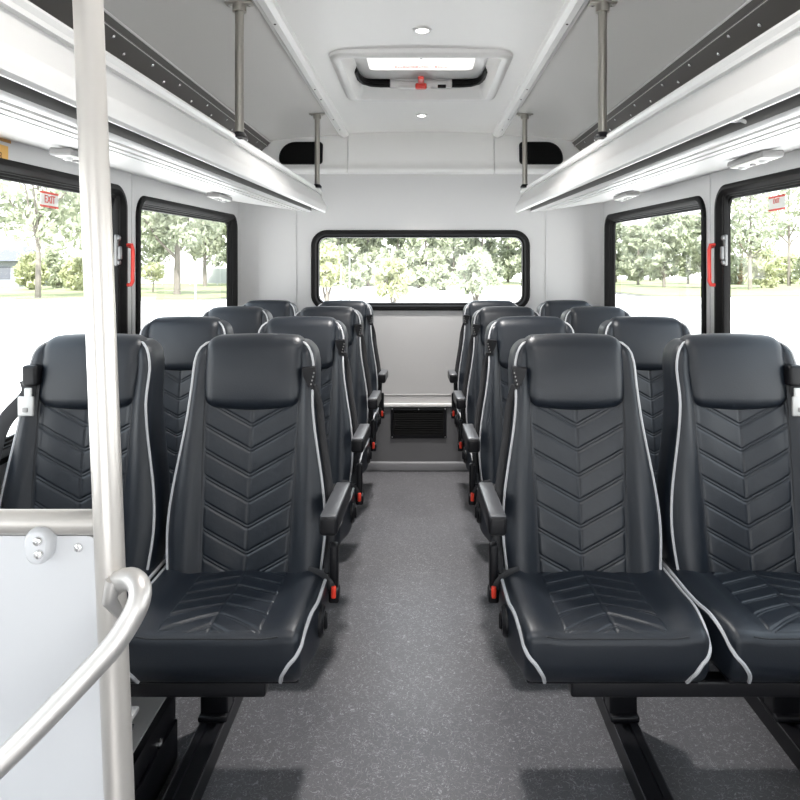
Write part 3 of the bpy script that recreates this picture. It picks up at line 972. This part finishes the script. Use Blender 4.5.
        g = MB().rbox((bx + s * .012, yb - .006, zc - .002), (.040, .040, .055), .009, n=(1, 1, 1), k=3)
        g.build('belt_guide', 'blackplastic', root)
        P = [(bx + s * .020, yb - .018, zc - .015), (bx + s * .022, yb - .012, .93), (s * .205, yf(.86) - .018, .86), (s * .226, yf(.76) - .015, .76), (s * .238, yf(.64) - .008, .64), (s * .240, -.12, .52)]
        MB().tube(catmull(P, 5), .021, n=10, sx=.16).build('seat_belt', 'belt', root)
        t = MB().rbox((bx + s * .016, yb - .030, .905), (.042, .008, .052), .004, n=(1, 1, 1), k=2)
        t.rbox((bx + s * .010, yb - .030, .938), (.020, .006, .030), .003, n=(1, 1, 1), k=2)
        to = t.build('belt_tongue', 'tongue', root)
        MB().rbox((bx + s * .016, yb - .035, .896), (.014, .004, .012), .002, n=(1, 1, 1), k=1).build('tongue_slot', 'lampgrey', to)
    return root
def back_surface(x, z):
    # front surface of the deformed backrest at (x, z)
    w = hw(z)
    u = x / w * .205
    return back_deform(u, -.0575, z)
def cush_surface(x, y):
    f = sstep(-.27, -.435, y)
    return cush_deform(x / (1 - .10 * f), y, .492)[2]

ROWS = [1.92, 2.66, 3.40, 4.12]
ROWN = ['front row', 'second row', 'third row', 'rearmost row']
XA_L, XW_L, XA_R, XW_R = -.447, -.885, .411, .843
SIDE = {'L': 'on the grab pole side', 'R': 'opposite the grab pole side'}
GR = 'dark leather passenger seats'
protos = {}
for key, x, side, aisle in (('LA', XA_L, 1, True), ('LW', XW_L, -1, False), ('RA', XA_R, -1, True), ('RW', XW_R, 1, False)):
    p = seat_mesh_set(side, aisle)
    for i, d in enumerate(ROWS):
        pos = 'aisle seat with armrest' if aisle else 'window seat'
        lab = 'dark leather %s in the %s, %s' % (pos, ROWN[i], SIDE[key[0]])
        if i == 0:
            p.location = (x, d, 0); p['label'] = lab; p['group'] = GR
        else:
            dup(p, (x, d, 0), lab, GR)

# seat stands (one black steel stand under each pair)
def seat_stand(s):
    st = empty('seat_stand', (0, 0, 0), '-', 'seat stand', 'black steel stands under the seat pairs')
    x0, x1 = (.325, 1.06)
    a, b = min(s * x0, s * x1), max(s * x0, s * x1)
    for y in (-.350, -.02):
        bm_ = MB().rbox(((a + b) / 2, y, .351), (b - a, .045, .036), .006, n=(1, 1, 1), k=2)
        bm_.build('beam', 'blacksteel', st)
    f = MB().rbox((s * .355, -.18, .357), (.06, .36, .026), .004, n=(1, 1, 1), k=2)
    f.rbox((s * 1.02, -.18, .357), (.06, .36, .026), .004, n=(1, 1, 1), k=2)
    f.build('bracket', 'blacksteel', st)
    for x in (.545, .985):
        p = MB().rbox((s * x, .03, .195), (.075, .055, .30), .006, n=(1, 1, 1), k=2)
        p.rbox((s * x, -.12, .322), (.06, .34, .03), .005, n=(1, 1, 1), k=2)
        p.rbox((s * x, .03, .060), (.078, .09, .016), .005, n=(1, 1, 1), k=2)
        p.build('leg', 'blacksteel', st)
    return st
for s, sd in ((-1, 'L'), (1, 'R')):
    xoff = -.012 if s < 0 else 0.0
    p = seat_stand(s)
    for i, d in enumerate(ROWS):
        lab = 'black steel stand under the %s seat pair %s' % (ROWN[i], SIDE[sd])
        if i == 0: p.location = (xoff, d, 0); p['label'] = lab
        else: dup(p, (xoff, d, 0), lab)
# floor tracks
def track(x, label):
    t = empty('floor_track', (x, 1.8, 0), label, 'floor track', 'black seat tracks along the floor')
    m = MB()
    prof = [(-.034, 0), (-.034, .050), (-.028, .053), (-.012, .053), (-.010, .046), (.010, .046), (.012, .053), (.028, .053), (.034, .050), (.034, 0)]
    m.loft([[(a, -2.6, z) for a, z in prof], [(a, 2.62, z) for a, z in prof]])
    m.build('channel', 'blacksteel', t, sharp=25)
    e = MB()
    for a in (-.033, .033):
        e.tube([(a, -2.6, .0515), (a, 2.62, .0515)], .0017, n=6)
    e.build('pale_edge', 'trackedge', t)  # thin paler steel lines along both top edges
track(-.557, 'black floor track beside the aisle on the grab pole side')
track(.545, 'black floor track beside the aisle opposite the grab pole')
track(-.997, 'black floor track along the wall on the grab pole side')
track(.985, 'black floor track along the wall opposite the grab pole')

# black equipment box under the front seats by the grab pole
def equip_box():
    x0, x1, y0, y1, h = -.955, -.632, .95, 1.845, .170
    b = empty('equipment_box', (x0, y0, 0), 'low black box with silver top on the floor behind the grab pole', 'equipment box')
    m = MB().rbox(((x1 - x0) / 2, (y1 - y0) / 2, h / 2), (x1 - x0, y1 - y0, h), .004, n=(1, 1, 1), k=1)
    m.build('case', 'blacksteel', b)
    MB().rbox(((x1 - x0) / 2 - .006, (y1 - y0) / 2, h + .003), (x1 - x0 - .02, y1 - y0 - .01, .006), .002, n=(1, 1, 1), k=1).build('top_plate', 'heattop', b)
    MB().rbox((x1 - x0 + .004, (y1 - y0) / 2, .06), (.008, y1 - y0 - .02, .10), .003, n=(1, 1, 1), k=1).build('side_panel', 'blacksteel', b)
    MB().lathe([(.012, 0), (.012, .004), (.005, .008)], (x1 - x0, .775, .118), axis=(1, 0, 0), n=12).build('bolt', 'chrome', b)
    br = MB()
    br.rbox((x1 - x0 - .005, .455, .275), (.03, .03, .21), .003, n=(1, 1, 1), k=1)
    br.rbox((x1 - x0 + .028, .46, .378), (.075, .06, .010), .003, n=(1, 1, 1), k=1)
    br.rbox((x1 - x0 + .050, .44, .362), (.022, .03, .028), .004, n=(1, 1, 1), k=1)
    br.build('bracket', 'tongue', b)
    MB().tube([(x1 - x0 + .060, .45, .372), (x1 - x0 + .058, .43, .345), (x1 - x0 + .030, .44, .320), (x1 - x0 + .004, .455, .310)], .011, n=8).build('strap', 'belt', b)
equip_box()

# ------------------------------------------------------------------ grab pole, partition and entry handrail
def P3(px, py, d): return Vector(((px - CX) / F * d, d, CZ + (CY - py) / F * d))
d0 = .82
pa, pb = P3(88, 0, d0), P3(119.5, 800, d0)
dirv = (pb - pa) / (pb.z - pa.z)
ztop, zbot = zc_(.7, d0) + .03, 0.0
top, bot = pa + dirv * (ztop - pa.z), pa + dirv * (zbot - pa.z)
gp = empty('grab_pole', bot, 'tall bright stainless grab pole at the entrance beside the white partition', 'grab pole')
MB().tube([(0, 0, 0), tuple(top - bot)], .0163, n=28).build('tube', 'pole', gp)
MB().lathe([(.045, 0), (.045, .006), (.026, .016), (.020, .022)], (0, 0, 0), n=24).build('floor_flange', 'rail', gp)

pt = empty('partition', (-.75, .83, .10), 'white half-height partition panel with steel top rail beside the entrance', 'partition')
ox, oy, oz = -.75, .83, .10
def pl(px, py): v = P3(px, py, .832); return (v.x, v.z)
right_top = pl(103, 537)[0]
pan = rrect(-1.11, right_top - .001, .12, CZ + (CY - 534) / F * .832, .016, 6)
xr = lambda x, z: x + (.020 * (.95 - z) / .85 if x > -.8 else 0)
lo = [(xr(x, z) - ox, -.004, z - oz) for x, z in pan]; hi = [(xr(x, z) - ox, .008, z - oz) for x, z in pan]
MB().loft([lo, hi]).build('panel', 'panelwhite', pt, sharp=30)
gask = MB().ring([[(xr(x, z) * 1 - ox + a * (1 if x > -.8 else 0), y, z - oz) for x, z in pan] for a, y in ((.0005, -.003), (.003, -.003), (.003, .007), (.0005, .007))])
gask.build('edge_gasket', 'lampgrey', pt)
ra = P3(-260, 522, .832); rb_ = P3(101, 522, .832)
MB().tube([(ra.x - ox, ra.y - oy, ra.z - oz), (rb_.x - ox, rb_.y - oy, rb_.z - oz)], .0145, n=22).build('top_rail', 'pole', pt)
# clamp with two screws
c0 = P3(39.5, 545, .815)
cl = MB()
out = []
for (x, z) in rrect(-.0145, .0145, -.021, .020, .0125, 6):
    k = 1 - .22 * max(0, (-z) / .021)
    out.append((x * k, z))
cl.loft([[(c0.x - ox + x, c0.y - oy + y, c0.z - oz + z) for x, z in [(a * f, b * f) for a, b in out]] for f, y in ((1, .014), (1, -.002), (.92, -.007), (.80, -.009))])
clo = cl.build('clamp', 'panelwhite', pt)
def screw(px, py, d, parent, o, r=.0052):
    p = P3(px, py, d)
    q = MB().lathe([(r, .004), (r, 0), (r * .8, -.0022), (r * .42, -.0026), (r * .40, -.0008)], (p.x - o[0], p.y - o[1], p.z - o[2]), axis=(0, 1, 0), n=16)
    return q.build('screw', 'chrome', parent)
screw(37.5, 541.5, .8045, clo, (ox, oy, oz)); screw(38.5, 554.5, .8045, clo, (ox, oy, oz))
screw(78.5, 547.5, .826, pt, (ox, oy, oz), .0055)

hr = empty('handrail', P3(120, 590, .80), 'curved stainless entry handrail sweeping down in front of the partition', 'handrail')
o = hr.location
path = [P3(-60, 818, .69), P3(-20, 782, .70), P3(30, 734, .715), P3(80, 682, .735), P3(112, 647, .748), P3(128, 624, .757), P3(138, 604, .764), P3(140, 589, .772), P3(134, 580, .784), P3(126, 579, .797), P3(117, 583, .812), P3(112, 592, .822)]
pp = catmull(path, 6)
MB().tube([tuple(p - o) for p in pp], [.0120] * len(pp), n=20).build('tube', 'rail', hr)
e = MB()
q0 = P3(114, 580, .800); q1 = P3(112, 620, .803)
e.tube([tuple(q0 - o), tuple((q0 + q1) / 2 - o + Vector((-.003, -.002, 0))), tuple(q1 - o + Vector((.006, .01, 0)))], [.009, .0085, .005], n=12)
e.build('mounting_foot', 'rail', hr)

# ------------------------------------------------------------------ outdoors
GZ = -.82
m = MB().box(-170, 170, -80, 260, GZ - .3, GZ)
struct(m.build('pavement', 'pavement', smooth=False))
def gd(py): return (CZ - GZ) * F / (py - CY)          # distance of a ground point seen at row py
def poly(pts, z0, z1): 
    return MB().loft([[(x, y, z0) for x, y in pts], [(x, y, z1) for x, y in pts]])
def gx(px, d): return (px - CX) / F * d
# grass verges with kerbs, and the road along them
def verge(n, x0, x1, y0, y1):
    struct(poly(rrect(x0, x1, y0, y1, 3.0, 6), GZ, GZ + .10).build('kerb_%d' % n, 'kerb', sharp=30))
    i = .5
    struct(poly(rrect(x0 + i, x1 - i, y0 + i, y1 - i, 2.6, 6), GZ + .02, GZ + .15).build('lawn_%d' % n, 'grass', sharp=30))
verge(1, -150, -13.5, 48, 150)
verge(2, 17.0, 150, 54, 160)
verge(3, -12, 16, 92, 170)

def leaf_cloud(m, clumps, n, size, rnd):
    for _ in range(n):
        c, r = clumps[rnd.randrange(len(clumps))]
        while True:
            p = Vector((rnd.uniform(-1, 1), rnd.uniform(-1, 1), rnd.uniform(-1, 1)))
            if .25 < p.length < 1: break
        p = Vector((c[0] + p.x * r, c[1] + p.y * r, c[2] + p.z * r * .85))
        a = Vector((rnd.gauss(0, 1), rnd.gauss(0, 1), rnd.gauss(0, .6))).normalized()
        b = a.orthogonal().normalized()
        b = (Matrix.Rotation(rnd.uniform(0, 6.28), 3, a) @ b)
        cdir = a.cross(b)
        s = size * rnd.uniform(.55, 1.25)
        m.add([p - b * s, p + cdir * s * .42 - b * .1 * s, p + b * s, p - cdir * s * .42 - b * .1 * s], [(0, 1, 2, 3)])

def tree(name, label, cat, px, base_py, top_py, half_w, lm, n, seed, trunk_frac=.35, trunk_r=.16, stems=1, group=None, dist=None, leaf=.30, crown_low=None):
    rnd = random.Random(seed)
    d = dist or gd(base_py)
    x = gx(px, d)
    H = (CZ - GZ) + (CY - top_py) / F * d          # height above ground
    R = half_w / F * d
    gz = GZ
    for (a0, a1, b0, b1) in ((-150, -13.5, 48, 150), (17, 150, 54, 160), (-12, 16, 92, 170)):
        if a0 + 1 < x < a1 - 1 and b0 + 1 < d < b1 - 1: gz = GZ + .15
    t = empty(name, (x, d, gz), label, cat, group)
    zl = H * trunk_frac
    tr = MB()
    for k in range(stems):
        ang = 6.28 * k / max(stems, 1) + rnd.random()
        lean = .0 if stems == 1 else R * .5
        P = [(0 + .05 * k * math.cos(ang), .05 * k * math.sin(ang), -.03)]
        for q in (.3, .6, 1.0):
            P.append((math.cos(ang) * lean * q + rnd.uniform(-.05, .05), math.sin(ang) * lean * q + rnd.uniform(-.05, .05), H * (.72 if stems == 1 else .6) * q))
        tr.tube(P, [trunk_r, trunk_r * .8, trunk_r * .6, trunk_r * .3], n=8)
    for k in range(5):
        ang = rnd.uniform(0, 6.28); z = zl * rnd.uniform(.8, 1.3)
        tr.tube([(0, 0, z), (math.cos(ang) * R * .35, math.sin(ang) * R * .35, z + R * .35), (math.cos(ang) * R * .65, math.sin(ang) * R * .65, z + R * .8)], [trunk_r * .45, trunk_r * .3, trunk_r * .1], n=6)
    tr.build('trunk', 'bark', t)
    cl = []
    for k in range(44):
        z = zl + (H - zl) * rnd.uniform(.04, .93)
        f = math.sin(PI * min(1, max(.12, (z - zl) / (H - zl)) * .85 + .1)) 
        rr_ = R * f * math.sqrt(rnd.random())
        ang = rnd.uniform(0, 6.28)
        cl.append(((rr_ * math.cos(ang), rr_ * math.sin(ang), z), R * rnd.uniform(.20, .36)))
    lv = MB(); leaf_cloud(lv, cl, n, leaf, rnd)
    lv.build('foliage', lm, t, smooth=False)
    return t

G = 'trees around the car park'
# --- seen through the windows by the grab pole
tree('shade_tree', 'large pale shade tree outside the EXIT sticker window by the grab pole', 'tree', 38, 300, 128, 95, 'leaf_mid', 4600, 11, .36, .22, group=G, leaf=.34)
tree('shade_tree', 'spreading green tree half hidden by the grab pole', 'tree', 99, 292, 150, 52, 'leaf_mid', 3000, 12, .28, .25, group=G, leaf=.38, dist=66)
for i, (px, by, ty, w, lm, dd, lab) in enumerate((
        (30, 292, 254, 17, 'leaf_yellow', 70, 'yellow-green shrub outside, next to the grey-roofed house'),
        (57, 291, 250, 20, 'leaf_mid', 76, 'rounded green shrub outside, under the EXIT sticker'),
        (80, 291, 260, 17, 'leaf_yellow', 68, 'low yellow-green shrub outside, touching the grab pole in view'))):
    tree('shrub', lab, 'shrub', px, by, ty, w, lm, 1500, 20 + i, .06, .06, 3, 'shrubs along the verge', leaf=.32, dist=dd)
tree('shade_tree', 'large tree with thick pale trunk outside the rear side window by the grab pole', 'tree', 177, 297, 150, 52, 'leaf_pale', 4200, 13, .30, .30, group=G, leaf=.32, dist=56)
tree('young_tree', 'small young tree on the grass outside the rear side window by the grab pole', 'tree', 153, 294, 264, 12, 'leaf_yellow', 600, 14, .40, .09, group=G, leaf=.22)
tree('shade_tree', 'forked tree behind the thin white post outside by the rear corner', 'tree', 205, 288, 170, 34, 'leaf_mid', 3200, 15, .24, .25, group=G, leaf=.42, dist=84)
tree('shade_tree', 'green tree outside, against the frame edge of the rear side window by the pole', 'tree', 229, 288, 185, 30, 'leaf_dark', 2600, 16, .22, .2, group=G, leaf=.46, dist=100)
tree('shade_tree', 'hazy tree behind the pale fence, rear side window by the grab pole', 'tree', 150, 288, 175, 40, 'leaf_dark', 3200, 17, .12, .2, group=G, leaf=.5, dist=108)
# --- seen through the rear window
tree('bushy_tree', 'yellow-green bushy tree outside at the grab pole end of the rear window', 'tree', 327, 303, 244, 19, 'leaf_yellow', 1300, 31, .30, .10, 3, G, leaf=.24)
tree('bushy_tree', 'low bushy multi-stem tree just off the middle of the rear window', 'tree', 394, 305, 260, 21, 'leaf_yellow', 1500, 32, .22, .07, 5, G, leaf=.22)
tree('bushy_tree', 'tall bushy multi-stem tree outside, above the aisle seats opposite the grab pole', 'tree', 476, 303, 254, 25, 'leaf_pale', 1800, 33, .24, .07, 5, G, leaf=.22)
back = [(308, 190, 26, 'leaf_mid', 86), (338, 196, 26, 'leaf_dark', 104), (368, 185, 28, 'leaf_mid', 92), (398, 195, 26, 'leaf_dark', 122), (426, 188, 28, 'leaf_mid', 90), (454, 190, 26, 'leaf_pale', 106), (482, 185, 27, 'leaf_dark', 94), (508, 190, 26, 'leaf_mid', 110), (536, 192, 26, 'leaf_mid', 96)]
plc = ['at the grab pole end of the rear window', 'behind the yellow-green bushy tree', 'behind the two thin posts', 'behind the low bushy tree in the rear window', 'in the middle of the rear window', 'between the low and the tall bushy trees', 'behind the tall bushy tree in the rear window', 'at the far corner of the rear window', 'half hidden by the far end of the rear window frame']
for i, (px, ty, w, lm, dd) in enumerate(back):
    tree('backdrop_tree', 'hazy green distant tree %s' % plc[i], 'tree', px, 287, ty, w, lm, 4200, 40 + i, .05, .22, group='distant trees behind the bus', leaf=.55, dist=dd)
for i, (px, ty, w, dd, lab) in enumerate(((357, 264, 13, 76, 'low hedge bush at the foot of the distant trees, toward the grab pole'), (440, 266, 12, 72, 'small round bush standing on the paving between the two bushy trees'), (419, 268, 13, 80, 'low bush behind the paving, mid rear window'))):
    tree('shrub', lab, 'shrub', px, 290, ty, w, 'leaf_mid', 900, 60 + i, .06, .06, 3, 'shrubs along the verge', leaf=.34, dist=dd)
# --- seen through the windows opposite the grab pole
rt = [(616, 222, 18, 'leaf_dark', 112, 'dark tree outside at the rear edge of the rear side window opposite the pole'),
      (638, 226, 19, 'leaf_mid', 92, 'second tree from the rear edge of the rear side window opposite the pole'),
      (664, 206, 22, 'leaf_pale', 80, 'tallest pale tree in the middle of the rear side window opposite the pole'),
      (688, 214, 20, 'leaf_mid', 98, 'tree beside the red handle pillar, rear side window opposite the pole'),
      (712, 210, 22, 'leaf_mid', 76, 'tree partly covered by the red handle pillar opposite the pole'),
      (650, 236, 22, 'leaf_mid', 125, 'low hazy tree far behind, rear side window opposite the pole')]
for i, (px, ty, w, lm, dd, lab) in enumerate(rt):
    tree('shade_tree', lab, 'tree', px, 288, ty, w, lm, 2800, 70 + i, .10, .2, group=G, leaf=.44, dist=dd)
tree('shade_tree', 'slim airy tree with bare upper branches, sliding window opposite the pole', 'tree', 750, 290, 150, 34, 'leaf_pale', 2800, 80, .26, .22, group=G, leaf=.30, dist=70)
tree('shade_tree', 'slim tree under the red and white sticker, opposite the pole', 'tree', 789, 289, 140, 34, 'leaf_mid', 2400, 81, .30, .22, group=G, leaf=.30, dist=86)
for i, (px, ty, w, lm, dd, lab) in enumerate(((736, 254, 17, 'leaf_mid', 96, 'green shrub beside the window latch, opposite the pole'), (762, 250, 18, 'leaf_yellow', 78, 'rounded yellow-green shrub below the slim airy tree'), (786, 256, 17, 'leaf_yellow', 100, 'low shrub below the red and white sticker, opposite the pole'), (812, 253, 18, 'leaf_mid', 84, 'shrub further along the verge, opposite the pole'))):
    tree('shrub', lab, 'shrub', px, 290, ty, w, lm, 1700, 90 + i, .05, .06, 3, 'shrubs along the verge', leaf=.36, dist=dd)

# thin posts
def post(px, by, ty, label):
    d = gd(by); x = gx(px, d); h = (CZ - GZ) + (CY - ty) / F * d
    p = empty('signpost', (x, d, GZ), label, 'post', 'thin metal posts in the car park')
    MB().tube([(0, 0, 0), (0, 0, h)], .055, n=10).build('pole', 'whitepost', p)
    MB().lathe([(.13, 0), (.13, .05), (.07, .09)], (0, 0, 0), n=14).build('base', 'whitepost', p)
post(195.5, 307, 262, 'thin white post outside the rear side window by the grab pole')
post(341, 304, 264, 'thin pale post outside the rear window beside the yellow-green bushy tree')
post(349.5, 303, 252, 'slightly taller pale post, second one in from the bushy tree')

# grey-roofed house beyond the verge
def house():
    d = 82.0
    x0, x1 = gx(-70, d), gx(19, d)
    z1 = CZ + (CY - 261) / F * d; z2 = CZ + (CY - 244) / F * d
    h = empty('house', (0, d, GZ + .15), 'low grey-roofed house outside, past the shrubs by the grab pole window', 'house')
    zb = 0.0; oz_ = GZ + .15
    MB().box(x0, x1, 0, 9, zb, z1 - oz_).build('wall', 'housewall', h, smooth=False)
    e = .7
    r = MB()
    r.add([(x0 - e, -e, z1 - oz_), (x1 + e, -e, z1 - oz_), (x1 + e, 9 + e, z1 - oz_), (x0 - e, 9 + e, z1 - oz_), (x0 + 3, 4.5, z2 - oz_), (x1 - 2.0, 4.5, z2 - oz_)],
          [(0, 1, 5, 4), (1, 2, 5), (2, 3, 4, 5), (3, 0, 4), (0, 3, 2, 1)])
    r.build('roof', 'houseroof', h, smooth=False)
    for xx in (x1 - 2.2, x1 - 5.5):
        MB().box(xx, xx + 1.2, -.05, .05, .9, 2.3).build('window', 'houseroof', h, smooth=False)
house()
def fence():
    d = 95.0
    f = empty('fence', (gx(190, d), d, GZ + .15), 'pale garden fence beyond the trees, rear side window by the grab pole', 'fence')
    w = (gx(245, d) - gx(135, d)) / 2
    MB().box(-w, w, 0, .08, .15, 2.2).build('panel', 'fence', f, smooth=False)
    for i in range(9):
        x = -w + 2 * w * i / 8
        MB().box(x - .07, x + .07, -.07, .0, 0, 2.35).build('post', 'fence', f, smooth=False)
fence()

# ------------------------------------------------------------------ light
w = bpy.data.worlds.new('sky'); scene.world = w
w.use_nodes = True
nt = w.node_tree
bg = nt.nodes['Background']
tc = nt.nodes.new('ShaderNodeTexCoord'); sp = nt.nodes.new('ShaderNodeSeparateXYZ')
rp = nt.nodes.new('ShaderNodeValToRGB')
rp.color_ramp.elements[0].position = 0.0; rp.color_ramp.elements[0].color = (1.0, 0.985, 0.96, 1)
rp.color_ramp.elements[1].position = 0.6; rp.color_ramp.elements[1].color = (0.78, 0.89, 1.0, 1)
nt.links.new(tc.outputs['Generated'], sp.inputs[0]); nt.links.new(sp.outputs['Z'], rp.inputs['Fac'])
nt.links.new(rp.outputs['Color'], bg.inputs['Color'])
bg.inputs['Strength'].default_value = 2.3
sl = bpy.data.lights.new('sun', 'SUN'); sl.energy = 9.0; sl.angle = math.radians(3); sl.color = (1.0, .97, .92)
so = bpy.data.objects.new('sun', sl); col.objects.link(so)
so.rotation_euler = (math.radians(40), 0, math.radians(3))

scene.view_settings.view_transform = 'Standard'
scene.view_settings.look = 'None'
scene.view_settings.gamma = 1.0
scene.view_settings.use_curve_mapping = False
scene.view_settings.exposure = 0.76
scene.cycles.max_bounces = 16
scene.cycles.diffuse_bounces = 8
